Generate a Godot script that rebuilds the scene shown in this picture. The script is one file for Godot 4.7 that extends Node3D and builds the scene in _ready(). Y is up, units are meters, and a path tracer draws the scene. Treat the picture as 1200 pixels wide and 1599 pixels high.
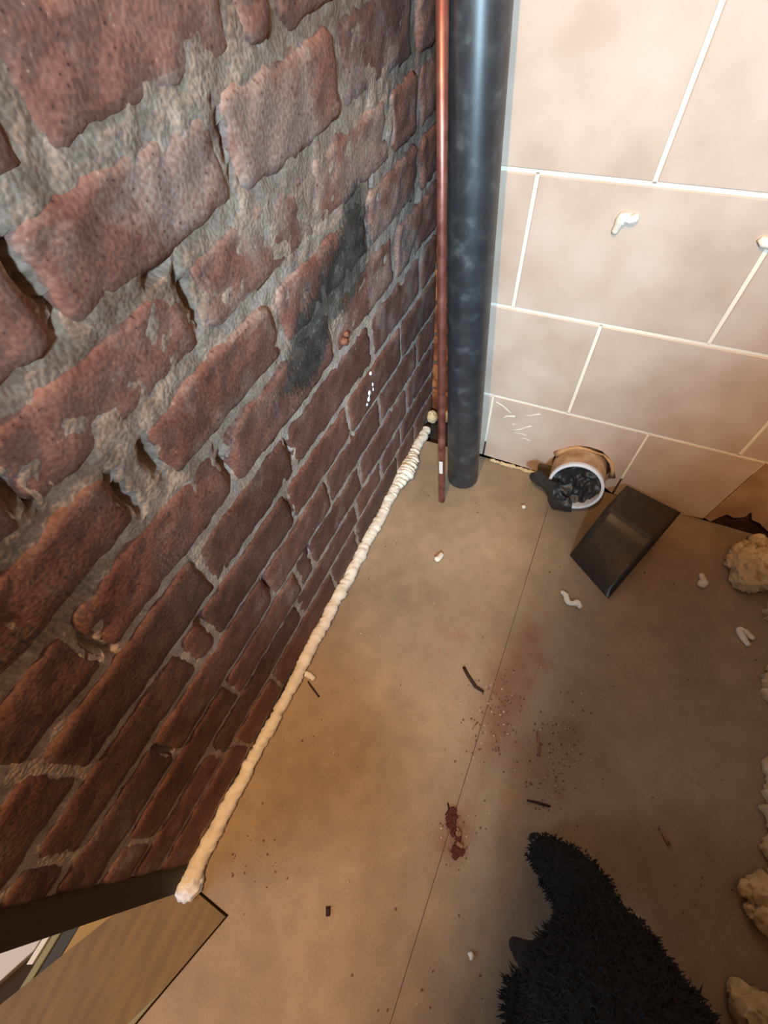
extends Node3D
# Corner of a stripped washroom: old brick wall on x = 0, tiled wall on z = 0, board floor on y = 0 (metres, y up).

var rng := RandomNumberGenerator.new()
var used := {}
var na := FastNoiseLite.new()
var nb := FastNoiseLite.new()
var nc := FastNoiseLite.new()

# ------------------------------------------------------------------ naming
func numbered(called: String) -> String:
	if not used.has(called):
		used[called] = 0
		return called
	used[called] += 1
	return "%s_%03d" % [called, used[called]]

func tag(o: Node3D, label: String, category: String, group := "") -> Node3D:
	o.set_meta("label", label)
	o.set_meta("category", category)
	if group != "":
		o.set_meta("group", group)
	return o

func thing(called: String, at := Vector3.ZERO) -> Node3D:
	var o := Node3D.new()
	o.name = numbered(called)
	add_child(o, true)
	o.position = at
	return o

func setting(called: String) -> Node3D:
	var o := Node3D.new()
	o.name = called
	o.set_meta("kind", "structure")
	add_child(o, true)
	return o

func obj(called: String, mesh: Mesh, m: Material, parent: Node = self) -> MeshInstance3D:
	var o := MeshInstance3D.new()
	o.mesh = mesh
	o.material_override = m
	if parent == self:
		o.name = numbered(called)
	else:
		var n := called
		var k := 0
		while parent.has_node(NodePath(n)):
			k += 1
			n = "%s_%03d" % [called, k]
		o.name = n
	o.cast_shadow = GeometryInstance3D.SHADOW_CASTING_SETTING_ON
	parent.add_child(o, true)
	return o

# ------------------------------------------------------------------ meshes
# a grid of points (rows of equal length) as one smooth surface
func grid(rows: Array, uvs: Array = [], cols: Array = [], close_u := false) -> ArrayMesh:
	var st := SurfaceTool.new()
	st.begin(Mesh.PRIMITIVE_TRIANGLES)
	add_grid(st, rows, uvs, cols, close_u, 0)
	st.generate_normals()
	return st.commit()

func add_grid(st: SurfaceTool, rows: Array, uvs: Array, cols: Array, close_u: bool, base: int) -> int:
	var h := rows.size()
	var w: int = rows[0].size()
	for j in h:
		for i in w:
			if uvs.size():
				st.set_uv(uvs[j][i])
			if cols.size():
				st.set_color(cols[j][i])
			st.set_smooth_group(0)
			st.add_vertex(rows[j][i])
	var wu := w if close_u else w - 1
	for j in h - 1:
		for i in wu:
			var a := base + j * w + i
			var b := base + j * w + (i + 1) % w
			var c := a + w
			var d := b + w
			st.add_index(a); st.add_index(c); st.add_index(b)
			st.add_index(b); st.add_index(c); st.add_index(d)
	return base + h * w

func smooth(a: float, b: float, x: float) -> float:
	return smoothstep(a, b, x)

# a box with chamfered edges
func add_block(st: SurfaceTool, lo: Vector3, hi: Vector3, ch: float) -> void:
	var c := (lo + hi) / 2.0
	var e := (hi - lo) / 2.0
	ch = minf(ch, minf(e.x, minf(e.y, e.z)) * 0.6)
	var quads := []
	for ax in 3:
		for s in [-1.0, 1.0]:
			var u := (ax + 1) % 3
			var v := (ax + 2) % 3
			var q := []
			for k in [[-1, -1], [1, -1], [1, 1], [-1, 1]]:
				var p := Vector3.ZERO
				p[ax] = s * e[ax]
				p[u] = k[0] * (e[u] - ch)
				p[v] = k[1] * (e[v] - ch)
				q.append(p)
			quads.append(q)
	for ax in 3: # chamfers along axis ax
		var u := (ax + 1) % 3
		var v := (ax + 2) % 3
		for su in [-1.0, 1.0]:
			for sv in [-1.0, 1.0]:
				var q := []
				for k in 4:
					var p := Vector3.ZERO
					p[ax] = (e[ax] - ch) * (-1.0 if k in [0, 3] else 1.0)
					p[u] = su * (e[u] if k < 2 else e[u] - ch)
					p[v] = sv * (e[v] - ch if k < 2 else e[v])
					q.append(p)
				quads.append(q)
	for q in quads:
		var n: Vector3 = (q[1] - q[0]).cross(q[2] - q[0])
		var mid: Vector3 = (q[0] + q[2]) / 2.0
		var r: Array = q
		if n.dot(mid) > 0:
			r = [q[3], q[2], q[1], q[0]]
		st.set_smooth_group(-1)
		for k in [0, 1, 2, 0, 2, 3]:
			st.add_vertex(c + r[k])

func block(lo: Vector3, hi: Vector3, ch := 0.001) -> ArrayMesh:
	var st := SurfaceTool.new()
	st.begin(Mesh.PRIMITIVE_TRIANGLES)
	add_block(st, lo, hi, ch)
	st.generate_normals()
	return st.commit()

# polygon outline in two coordinates, extruded: f(p2, depth) -> Vector3, a small chamfer at the front
func prism(outline: PackedVector2Array, f: Callable, d0: float, d1: float, ch := 0.001) -> ArrayMesh:
	var st := SurfaceTool.new()
	st.begin(Mesh.PRIMITIVE_TRIANGLES)
	if not Geometry2D.is_polygon_clockwise(outline):
		outline.reverse()
	var inner: PackedVector2Array = outline
	if ch > 0:
		var off := Geometry2D.offset_polygon(outline, -ch, Geometry2D.JOIN_MITER)
		if off.size() == 1 and off[0].size() == outline.size():
			# match starts
			var best := 0
			for k in off[0].size():
				if off[0][k].distance_to(outline[0]) < off[0][best].distance_to(outline[0]):
					best = k
			inner = PackedVector2Array()
			for k in outline.size():
				inner.append(off[0][(best + k) % outline.size()])
			if inner[1].distance_to(outline[1]) > ch * 6:
				inner = outline
	st.set_smooth_group(-1)
	var mid := (d0 + d1) / 2.0
	for pass_ in 2:
		var ring: PackedVector2Array = inner if pass_ == 0 else outline
		var dd := d1 if pass_ == 0 else d0
		var tri := Geometry2D.triangulate_polygon(ring)
		for k in range(0, tri.size(), 3):
			var a: Vector3 = f.call(ring[tri[k]], dd)
			var b: Vector3 = f.call(ring[tri[k + 1]], dd)
			var c: Vector3 = f.call(ring[tri[k + 2]], dd)
			var away: Vector3 = f.call(ring[tri[k]], mid)
			if (b - a).cross(c - a).dot(a - away) > 0:
				var t := b; b = c; c = t
			st.add_vertex(a); st.add_vertex(b); st.add_vertex(c)
	var n := outline.size()
	var dch := d1 - ch * signf(d1 - d0)
	for k in n:
		var p := outline[k]
		var q := outline[(k + 1) % n]
		var nrm2 := Vector2((q - p).y, -(q - p).x) # points outward for a clockwise outline (y up), fixed below
		for band in 2:
			var a: Vector3
			var b: Vector3
			var c: Vector3
			var d: Vector3
			if band == 0:
				a = f.call(p, d0); b = f.call(q, d0); c = f.call(q, dch); d = f.call(p, dch)
			else:
				a = f.call(p, dch); b = f.call(q, dch); c = f.call(inner[(k + 1) % n], d1); d = f.call(inner[k], d1)
			var inside: Vector3 = f.call((p + q) / 2.0 - nrm2, mid)
			var outside: Vector3 = f.call((p + q) / 2.0 + nrm2, mid)
			if (b - a).cross(c - a).dot(outside - inside) > 0:
				st.add_vertex(a); st.add_vertex(c); st.add_vertex(b)
				st.add_vertex(a); st.add_vertex(d); st.add_vertex(c)
			else:
				st.add_vertex(a); st.add_vertex(b); st.add_vertex(c)
				st.add_vertex(a); st.add_vertex(c); st.add_vertex(d)
	st.generate_normals()
	return st.commit()

# tube along points with a radius each, closed ends, optional lumps
func tube(pts: Array, radii: Array, sides := 10, lump := 0.0, lump_scale := 60.0, flat := 1.0) -> ArrayMesh:
	var st := SurfaceTool.new()
	st.begin(Mesh.PRIMITIVE_TRIANGLES)
	add_tube(st, pts, radii, sides, lump, lump_scale, flat, 0)
	st.generate_normals()
	return st.commit()

func add_tube(st: SurfaceTool, pts: Array, radii: Array, sides: int, lump: float, lump_scale: float, flat: float, base: int) -> int:
	var rows := []
	var n := pts.size()
	for j in n:
		var p: Vector3 = pts[j]
		var t: Vector3 = (pts[mini(j + 1, n - 1)] - pts[maxi(j - 1, 0)]).normalized()
		var u := t.cross(Vector3.UP)
		if u.length() < 0.05:
			u = t.cross(Vector3.RIGHT)
		u = u.normalized()
		var v := u.cross(t).normalized()
		var row := []
		var rings := [[0.0, radii[j]]]
		if j == 0:
			rings = [[-0.0, 0.0005], [0.0, radii[j]]]
		elif j == n - 1:
			rings = [[0.0, radii[j]], [0.0, 0.0005]]
		for rg in rings:
			row = []
			for k in sides:
				var a := TAU * k / sides
				var d: Vector3 = u * cos(a) + v * sin(a) * flat
				var q: Vector3 = p + d * rg[1]
				if lump > 0 and rg[1] > 0.001:
					q += d * lump * na.get_noise_3dv(q * lump_scale)
				row.append(q)
			rows.append(row)
	return add_grid(st, rows, [], [], true, base)

# ball with lumps
func lumpy(center: Vector3, r: Vector3, amp: float, scale: float, seg := 24, ring := 16) -> ArrayMesh:
	var rows := []
	for j in ring + 1:
		var row := []
		var th := PI * clampf(float(j) / ring, 0.004, 0.996)
		for i in seg:
			var ph := TAU * i / seg
			var d := Vector3(sin(th) * cos(ph), cos(th), sin(th) * sin(ph))
			var b := absf(na.get_noise_3dv((center + d * r) * scale)) * 2.2 - 0.35
			var s := 1.0 - amp * b + 0.25 * amp * nb.get_noise_3dv((center + d * r) * scale * 3.0)
			var q := center + d * r * s
			q.y = maxf(q.y, 0.0015)
			row.append(q)
		rows.append(row)
	return grid(rows, [], [], true)

# surface nets over a union of tapered capsules: bones = [[a, b, ra, rb], ...]
func body(bones: Array, cell: float, k: float, amp := 0.0, freq := 60.0) -> ArrayMesh:
	var lo := Vector3.INF
	var hi := -Vector3.INF
	for bn in bones:
		var m: float = maxf(bn[2], bn[3]) + cell * 2 + amp
		for p in [bn[0], bn[1]]:
			lo = lo.min(p - Vector3.ONE * m)
			hi = hi.max(p + Vector3.ONE * m)
	var n := Vector3i(((hi - lo) / cell).ceil()) + Vector3i.ONE
	var val := PackedFloat32Array()
	val.resize(n.x * n.y * n.z)
	val.fill(1.0)
	for z in n.z:
		for y in n.y:
			for x in n.x:
				var p := lo + Vector3(x, y, z) * cell
				var d := 9.0
				for bn in bones:
					var a: Vector3 = bn[0]
					var ab: Vector3 = bn[1] - a
					var t := clampf((p - a).dot(ab) / maxf(ab.length_squared(), 1e-9), 0, 1)
					var e := p.distance_to(a + ab * t) - lerpf(bn[2], bn[3], t)
					if d > 8.0:
						d = e
					else:
						var hh := clampf(0.5 + 0.5 * (d - e) / k, 0, 1)
						d = lerpf(d, e, hh) - k * hh * (1.0 - hh)
				if amp > 0 and absf(d) < amp * 2 + cell * 2:
					d += amp * na.get_noise_3dv(p * freq)
				val[x + n.x * (y + n.y * z)] = d
	var st := SurfaceTool.new()
	st.begin(Mesh.PRIMITIVE_TRIANGLES)
	st.set_smooth_group(0)
	var id := {}
	var cnt := 0
	var step := [1, n.x, n.x * n.y]
	for z in n.z - 1:
		for y in n.y - 1:
			for x in n.x - 1:
				var at := x + n.x * (y + n.y * z)
				var neg := 0
				for c in 8:
					if val[at + (c & 1) + ((c >> 1) & 1) * n.x + (c >> 2) * n.x * n.y] < 0:
						neg += 1
				if neg == 0 or neg == 8:
					continue
				var s := Vector3.ZERO
				var m := 0
				for c in 8:
					var va := val[at + (c & 1) + ((c >> 1) & 1) * n.x + (c >> 2) * n.x * n.y]
					for ax in 3:
						if (c >> ax) & 1:
							continue
						var vb := val[at + (c & 1) + ((c >> 1) & 1) * n.x + (c >> 2) * n.x * n.y + step[ax]]
						if (va < 0) != (vb < 0):
							var o := Vector3(c & 1, (c >> 1) & 1, c >> 2)
							o[ax] += va / (va - vb)
							s += o
							m += 1
				st.add_vertex(lo + (Vector3(x, y, z) + s / m) * cell)
				id[at] = cnt
				cnt += 1
	for z in range(1, n.z - 1):
		for y in range(1, n.y - 1):
			for x in range(1, n.x - 1):
				var at := x + n.x * (y + n.y * z)
				for ax in 3:
					var va := val[at]
					var vb := val[at + step[ax]]
					if (va < 0) == (vb < 0):
						continue
					var u: int = step[(ax + 1) % 3]
					var v: int = step[(ax + 2) % 3]
					var a: int = id[at]
					var b: int = id[at - u]
					var c: int = id[at - u - v]
					var d: int = id[at - v]
					if va < 0:
						for q in [a, c, b, a, d, c]:
							st.add_index(q)
					else:
						for q in [a, b, c, a, c, d]:
							st.add_index(q)
	st.generate_normals()
	return st.commit()

# ------------------------------------------------------------------ materials
func mat(c: Color, rough := 0.8, metal := 0.0) -> StandardMaterial3D:
	var m := StandardMaterial3D.new()
	m.albedo_color = c
	m.roughness = rough
	m.metallic = metal
	return m

func noise_tex(freq: float, seed_: int, ramp: Array, size := 512, oct := 5, kind := FastNoiseLite.TYPE_SIMPLEX_SMOOTH) -> NoiseTexture2D:
	var n := FastNoiseLite.new()
	n.noise_type = kind
	n.frequency = freq
	n.seed = seed_
	n.fractal_octaves = oct
	var t := NoiseTexture2D.new()
	t.width = size
	t.height = size
	t.seamless = true
	t.noise = n
	if ramp.size():
		var g := Gradient.new()
		var offs := PackedFloat32Array()
		var cols := PackedColorArray()
		for r in ramp:
			offs.append(r[0])
			cols.append(r[1])
		g.offsets = offs
		g.colors = cols
		t.color_ramp = g
	return t

func tri(m: StandardMaterial3D, per_metre: float) -> StandardMaterial3D:
	m.uv1_triplanar = true
	m.uv1_world_triplanar = true
	m.uv1_scale = Vector3.ONE * per_metre
	return m

func bump(m: StandardMaterial3D, t: Texture2D, cm: float) -> StandardMaterial3D:
	m.heightmap_enabled = true
	m.heightmap_texture = t
	m.heightmap_scale = cm
	return m

func field(w: int, h: int, freq: float, seed_: int, oct := 4, kind := FastNoiseLite.TYPE_SIMPLEX_SMOOTH) -> PackedByteArray:
	var n := FastNoiseLite.new()
	n.noise_type = kind
	n.frequency = freq
	n.seed = seed_
	n.fractal_octaves = oct
	return n.get_image(w, h, false, false, false).get_data()

func blob(x: float, y: float, cx: float, cy: float, rx: float, ry: float) -> float:
	var dx := (x - cx) / rx
	var dy := (y - cy) / ry
	return exp(-(dx * dx + dy * dy))

# ------------------------------------------------------------------ the scene
const WALL_Z0 := -0.12
const WALL_Z1 := 1.0
const WALL_H := 1.16

func _ready() -> void:
	rng.seed = 7
	na.seed = 3; na.frequency = 1.0; na.fractal_octaves = 3
	nb.seed = 11; nb.frequency = 1.0; nb.fractal_octaves = 2
	nc.seed = 23; nc.frequency = 1.0; nc.fractal_octaves = 4
	camera_and_light()
	shell()
	brick_wall()
	tile_wall()
	floor_boards()
	doorway()
	pipes()
	waste_stub()
	plastic_offcut()
	dog()
	foam()
	debris()

func camera_and_light() -> void:
	var cam := Camera3D.new()
	cam.name = "camera"
	cam.fov = rad_to_deg(2.0 * atan(799.5 / 711.487))
	cam.near = 0.02
	cam.far = 30.0
	cam.transform = Transform3D(Basis(Vector3(0.910311, -0.06534, -0.408735), Vector3(-0.309904, 0.547016, -0.777646), Vector3(0.274395, 0.834569, 0.477705)), Vector3(0.30646, 0.90018, 0.75627))
	add_child(cam)
	cam.current = true
	var we := WorldEnvironment.new()
	we.name = "environment"
	var env := Environment.new()
	env.background_mode = Environment.BG_COLOR
	env.background_color = Color(0.5, 0.55, 0.6)
	env.background_energy_multiplier = 0.1
	env.tonemap_mode = Environment.TONE_MAPPER_LINEAR
	env.tonemap_exposure = 1.0
	env.sdfgi_enabled = true
	env.ssao_enabled = true
	env.ssil_enabled = true
	we.environment = env
	add_child(we)
	# unseen cool lamp, high behind the camera, placed to light the upper corner
	var spot := SpotLight3D.new()
	spot.name = "unseen_cool_lamp_light"
	spot.light_color = Color(0.76, 0.91, 1.0)
	spot.light_energy = 7.8
	spot.spot_range = 6.0
	spot.spot_attenuation = 2.0
	spot.spot_angle = 36.0
	spot.spot_angle_attenuation = 1.0
	spot.light_size = 0.12
	spot.shadow_enabled = true
	add_child(spot)
	spot.look_at_from_position(Vector3(0.74, 1.30, 1.90), Vector3(0.10, 0.75, 0.0), Vector3.UP)
	# unseen warm lamp, out of view, placed to light floor and tiles
	var warm_lamp := OmniLight3D.new()
	warm_lamp.name = "unseen_warm_lamp_light"
	warm_lamp.light_color = Color(1.0, 0.80, 0.57)
	warm_lamp.light_energy = 2.1
	warm_lamp.omni_range = 8.0
	warm_lamp.omni_attenuation = 2.0
	warm_lamp.light_size = 0.025
	warm_lamp.shadow_enabled = true
	warm_lamp.position = Vector3(0.12, 1.75, 1.15)
	add_child(warm_lamp)
	# unseen daylight source, out of view, placed to light the doorway end
	var day := AreaLight3D.new()
	day.name = "unseen_doorway_light"
	day.light_color = Color(0.7, 0.86, 1.0)
	day.light_energy = 1.0
	day.area_size = Vector2(0.6, 0.8)
	day.shadow_enabled = true
	add_child(day)
	day.look_at_from_position(Vector3(-0.75, 1.0, 1.75), Vector3(0.1, 0.0, 1.1), Vector3.UP)

func shell() -> void:
	var plaster := mat(Color(0.62, 0.58, 0.54), 0.9)
	var w := setting("wall_right")
	obj("panel", block(Vector3(0.82, -0.02, -0.12), Vector3(0.9, 2.4, 2.3), 0.002), plaster, w)
	w = setting("added_shade_panels")  # added panels out of view, shaped to block the cool lamp
	var onz := func(p: Vector2, d: float) -> Vector3: return Vector3(p.x, p.y, d)
	obj("panel", prism(PackedVector2Array([Vector2(0.565, 0.0005), Vector2(0.615, 0.92), Vector2(0.685, 1.055), Vector2(0.77, 1.17), Vector2(0.82, 1.2), Vector2(0.82, 0.0005)]), onz, 1.28, 1.32, 0.002), plaster, w)
	obj("panel", prism(PackedVector2Array([Vector2(0.08, -0.001), Vector2(0.455, -0.001), Vector2(0.485, 0.50), Vector2(0.48, 0.64), Vector2(0.385, 0.71), Vector2(0.375, 0.80), Vector2(0.395, 0.93), Vector2(0.365, 1.02), Vector2(0.08, 1.05)]), onz, 1.28, 1.32, 0.002), plaster, w)
	w = setting("wall_rear")
	obj("panel", block(Vector3(-1.2, -0.02, 2.3), Vector3(0.9, 2.4, 2.4), 0.002), plaster, w)
	w = setting("ceiling")
	obj("panel", block(Vector3(-1.2, 2.4, -0.3), Vector3(0.9, 2.5, 2.4), 0.002), plaster, w)
	# added slab above the camera, keeps the warm light off the right floor
	obj("added_shade_slab", block(Vector3(0.172, 1.40, 0.94), Vector3(0.819, 1.43, 2.3), 0.002), plaster, w)
	w = setting("wall_hall")
	obj("panel", block(Vector3(-1.3, -0.02, 0.9), Vector3(-1.2, 2.4, 2.4), 0.002), plaster, w)

# ---- brick wall
func ripple(a: float, b: float, amp: float) -> float:
	return amp * na.get_noise_2d(a, b)

var lines := [0.004, 0.078, 0.148, 0.232, 0.309, 0.390, 0.474, 0.562, 0.643, 0.722, 0.803, 0.873, 0.95, 1.026, 1.10]
var slopes := [0.012, 0.034, 0.036, 0.024, 0.028, 0.020, 0.014, 0.006, 0.0, -0.004, -0.006, -0.006, 0.0, 0.0, 0.0]

func line_y(k: int, z: float) -> float:
	return lines[k] + slopes[k] * z + 0.0022 * na.get_noise_2d(z * 9.0, k * 13.7)

func brick_wall() -> void:
	var wall := setting("wall_left")
	# one texture for the clay, one for the mortar, both laid over the wall plane
	var W := 1120
	var H := 1160
	var f1 := field(W, H, 0.006, 1, 5)
	var f2 := field(W, H, 0.03, 2, 4)
	var f3 := field(W, H, 0.2, 3, 3)
	var f4 := field(W, H, 0.012, 4, 6)
	var f5 := field(W, H, 0.055, 5, 3, FastNoiseLite.TYPE_CELLULAR)
	var out := PackedByteArray()
	out.resize(W * H * 3)
	var mo := PackedByteArray()
	mo.resize(W * H * 3)
	# coarse maps (sooty stains with painted corner shade, lime), 8 mm cells
	var CW := 140
	var CH := 145
	var soot_and_shade := PackedFloat32Array()
	var lime := PackedFloat32Array()
	soot_and_shade.resize(CW * CH)
	lime.resize(CW * CH)
	for cy in CH:
		for cx in CW:
			var z := WALL_Z0 + cx * 0.008
			var y := WALL_H - cy * 0.008
			var s := 0.0
			s += 1.6 * blob(z, y, 0.25, 0.585, 0.085, 0.055)
			s += 1.45 * blob(z, y, 0.36, 0.545, 0.045, 0.05)
			s += 1.1 * blob(z, y, 0.20, 0.625, 0.03, 0.05)
			s += 0.7 * blob(z, y, 0.42, 0.525, 0.06, 0.03)
			s += 0.6 * blob(z, y, 0.50, 0.71, 0.05, 0.02)
			s += 0.5 * blob(z, y, 0.02, 0.55, 0.06, 0.3)  # shade of the corner, painted into the brick colour
			s += 0.55 * blob(z, y, 0.77, 0.6, 0.1, 0.12)  # darker patches towards the near end of the wall
			s += 0.4 * blob(z, y, 0.62, 0.5, 0.1, 0.05)
			soot_and_shade[cy * CW + cx] = s
			var l := 0.0
			l += 0.85 * blob(z, y, 0.47, 0.765, 0.06, 0.04)
			l += 0.7 * blob(z, y, 0.38, 0.74, 0.1, 0.05)
			l += 0.6 * blob(z, y, 0.26, 0.70, 0.16, 0.07)
			l += 0.65 * blob(z, y, 0.14, 0.66, 0.08, 0.08)
			l += 0.7 * blob(z, y, 0.46, 0.80, 0.2, 0.02)
			l += 0.5 * blob(z, y, 0.3, 0.58, 0.25, 0.09)
			l += 1.1 * blob(z, y, 0.44, 0.645, 0.11, 0.014) + 0.6 * blob(z, y, 0.1, 0.5, 0.15, 0.1)
			l += 0.45 * blob(z, y, 0.03, 0.4, 0.1, 0.2) + 0.55 * blob(z, y, 0.31, 0.765, 0.1, 0.05) + 0.4 * blob(z, y, 0.1, 0.74, 0.1, 0.06)
			l += 0.35 * blob(z, y, 0.45, 0.22, 0.2, 0.06)
			l += 0.5 * blob(z, y, 0.94, 0.2, 0.04, 0.15)
			lime[cy * CW + cx] = l
	for j in H:
		var crow := mini(j / 8, CH - 1) * CW
		for i in W:
			var k := j * W + i
			var c := crow + mini(i / 8, CW - 1)
			var a := f1[k] / 255.0
			var b := f2[k] / 255.0
			var g := f3[k] / 255.0
			var d := f4[k] / 255.0
			# clay: red to purple brown, speckled
			var r := 114.0 + 44.0 * (a - 0.5) + 26.0 * (b - 0.5) + 44.0 * (g - 0.5)
			var gg := 77.0 + 44.0 * (a - 0.5) + 30.0 * (b - 0.5) + 42.0 * (g - 0.5)
			var bb := 66.0 + 42.0 * (a - 0.5) + 30.0 * (b - 0.5) + 38.0 * (g - 0.5)
			var m := clampf((d + lime[c] * 0.42 - 0.66) * 2.6, 0.0, 0.7) * (0.55 + 0.8 * (g - 0.2))
			m = clampf(m, 0.0, 0.9)
			r = lerpf(r, 162.0, m); gg = lerpf(gg, 152.0, m); bb = lerpf(bb, 145.0, m)
			var st_ := f3[(j / 5 % H) * W + i] / 255.0
			var t := clampf((b * 0.35 + d * 0.35 + st_ * 0.45 + soot_and_shade[c] * 0.5 - 0.84) * 3.2, 0.0, 0.86)
			var dk := 40.0 + 70.0 * (b - 0.5) + 330.0 * maxf(0.0, g - 0.66)
			r = lerpf(r, dk + 3, t); gg = lerpf(gg, dk + 4, t); bb = lerpf(bb, dk + 2, t)
			if g > 0.84:
				r += 40; gg += 38; bb += 34
			elif g < 0.18:
				r *= 0.5; gg *= 0.5; bb *= 0.5
			out[k * 3] = int(clampf(r, 8, 250))
			out[k * 3 + 1] = int(clampf(gg, 8, 250))
			out[k * 3 + 2] = int(clampf(bb, 8, 250))
			# mortar: grey lime, browner where lime is thin and towards the near end
			var q := 128.0 + 60.0 * (b - 0.5) + 46.0 * (g - 0.5) + 30.0 * (a - 0.5)
			var gz := clampf(lime[c] * 0.9 + (d - 0.5) * 0.8, 0.0, 1.0)
			var low := smooth(0.35, 0.62, float(j) / H)
			gz = maxf(gz, low * clampf(1.35 - float(i) / W * 1.3, 0.0, 1.0)) + low * 0.15
			q += 30.0 * low
			var dirt := 0.0
			var mr := lerpf(q - 4, q + 16, gz) * (1.0 - dirt)
			var mg := lerpf(q - 24, q + 2, gz) * (1.0 - dirt * 1.15)
			var mb := lerpf(q - 38, q - 10, gz) * (1.0 - dirt * 1.3)
			t *= 0.8
			mo[k * 3] = int(clampf(lerpf(mr, dk + 12, t), 8, 250))
			mo[k * 3 + 1] = int(clampf(lerpf(mg, dk + 14, t), 8, 250))
			mo[k * 3 + 2] = int(clampf(lerpf(mb, dk + 10, t), 8, 250))
	var clay := mat(Color.WHITE, 0.92)
	clay.albedo_texture = ImageTexture.create_from_image(Image.create_from_data(W, H, false, Image.FORMAT_RGB8, out))
	clay.vertex_color_use_as_albedo = true
	clay.texture_repeat = false
	var lime_mat := mat(Color.WHITE, 0.95)
	lime_mat.albedo_texture = ImageTexture.create_from_image(Image.create_from_data(W, H, false, Image.FORMAT_RGB8, mo))
	lime_mat.texture_repeat = false
	var hb := FastNoiseLite.new()
	hb.get_image(4, 4)
	var relief := PackedByteArray()
	relief.resize(W * H)
	for k in W * H:
		relief[k] = clampi(int(f3[k] * 0.55 + f2[k] * 0.45), 0, 255)
	var rt := ImageTexture.create_from_image(Image.create_from_data(W, H, false, Image.FORMAT_L8, relief))
	bump(clay, rt, 0.11)
	bump(lime_mat, rt, 0.2)
	# mortar bed: relief over the whole wall, recessed, smeared over the bricks here and there
	# joints that have lost their mortar: y, z, half height, half width, depth
	var pits := [[0.765, 0.607, 0.034, 0.011, 0.02], [0.60, 0.651, 0.036, 0.010, 0.02], [0.605, 0.613, 0.028, 0.013, 0.018], [0.525, 0.551, 0.034, 0.008, 0.018], [0.69, 0.503, 0.03, 0.008, 0.016], [0.447, 0.452, 0.028, 0.007, 0.015], [0.356, 0.491, 0.03, 0.007, 0.015], [0.295, 0.59, 0.034, 0.008, 0.018], [0.298, 0.825, 0.032, 0.009, 0.018], [0.392, 0.689, 0.012, 0.018, 0.014], [0.51, 0.76, 0.034, 0.010, 0.018], [0.525, 0.84, 0.02, 0.035, 0.018], [0.724, 0.52, 0.006, 0.024, 0.014], [0.675, 0.705, 0.03, 0.014, 0.02], [0.63, 0.155, 0.03, 0.008, 0.012], [0.60, 0.175, 0.04, 0.006, 0.014], [0.77, 0.405, 0.03, 0.006, 0.012], [0.31, 0.30, 0.02, 0.006, 0.01], [0.466, 0.66, 0.006, 0.02, 0.012], [0.236, 0.492, 0.012, 0.012, 0.014]]
	var step := 0.0045
	var nz := int((WALL_Z1 - 0.002 - WALL_Z0) / step)
	var ny := int((WALL_H + 0.06) / step)
	var rows := []
	var uvs := []
	for j in ny + 1:
		var row := []
		var ur := []
		var y := -0.03 + j * step
		for i in nz + 1:
			var z := WALL_Z0 + (WALL_Z1 - 0.002 - WALL_Z0) * i / nz
			var h := -0.0048 + 0.0024 * nc.get_noise_2d(z * 42.0, y * 42.0) + 0.0026 * nb.get_noise_2d(z * 14.0, y * 14.0 + 50.0)
			var sm := 0.55 * blob(z, y, 0.45, 0.80, 0.16, 0.035) + 0.5 * blob(z, y, 0.2, 0.69, 0.14, 0.04) + 0.45 * blob(z, y, 0.42, 0.72, 0.12, 0.035) + 0.45 * blob(z, y, 0.3, 0.6, 0.2, 0.08) + 0.25 * blob(z, y, 0.6, 0.66, 0.08, 0.05) + 0.30 - 0.04 * smooth(0.5, 0.68, y) + 0.06 * smooth(0.5, 0.2, y) + 0.16 * smooth(0.45, 0.3, z) * smooth(0.5, 0.2, y)
			h += 0.006 * sm
			h = lerpf(h, -0.0020 + 0.0011 * nc.get_noise_2d(z * 60.0, y * 60.0) + 0.0008 * nb.get_noise_2d(z * 25.0, y * 25.0), smooth(0.56, 0.42, y))
			for pit in pits:
				if absf(z - pit[1]) < 0.04 and absf(y - pit[0]) < 0.05:
					h -= pit[4] * 0.75 * smooth(1.0, 0.4, Vector2((y - pit[0]) / pit[2], (z - pit[1] - 0.004 * na.get_noise_1d(y * 55.0 + pit[1] * 90.0)) / (pit[3] * 0.72)).length() + 0.45 * nb.get_noise_2d(z * 110.0, y * 110.0))
			row.append(Vector3(h, y, z))
			ur.append(Vector2((z - WALL_Z0) / 1.12, (WALL_H - y) / WALL_H))
		rows.append(row)
		uvs.append(ur)
	obj("mortar", grid(rows, uvs), lime_mat, wall)
	var fl := thing("paint_fleck")
	var white := mat(Color(0.9, 0.93, 0.95), 0.5)
	for q in [[0.352, 0.226, 0.006, 0.0036], [0.343, 0.231, 0.0055, 0.003], [0.36, 0.212, 0.004, 0.0018], [0.35, 0.213, 0.004, 0.0016], [0.386, 0.214, 0.0032, 0.003], [0.338, 0.24, 0.003, 0.002]]:
		obj("fleck", lumpy(Vector3(0.0012, q[0], q[1]), Vector3(0.0022, q[2], q[3] * 1.3), 0.35, 160.0, 12, 8), white, fl)
	tag(fl, "small splashed white paint flecks on the dark bricks left of the copper pipe", "paint marks")
	var cb := thing("mortar_crumb")
	for q in [[0.497, 0.283, 0.006], [0.503, 0.274, 0.0045], [0.491, 0.278, 0.004]]:
		obj("crumb", lumpy(Vector3(0.003, q[0], q[1]), Vector3.ONE * q[2], 0.4, 140.0, 12, 8), mat(Color(0.5, 0.33, 0.24), 0.95), cb)
	tag(cb, "small orange brown mortar crumb clinging to the wall below the black stain", "crumb")
	obj("backing", block(Vector3(-0.1, -0.02, -0.22), Vector3(-0.028, 2.4, 0.996), 0.002), mat(Color(0.3, 0.24, 0.2), 0.95), wall)
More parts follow.
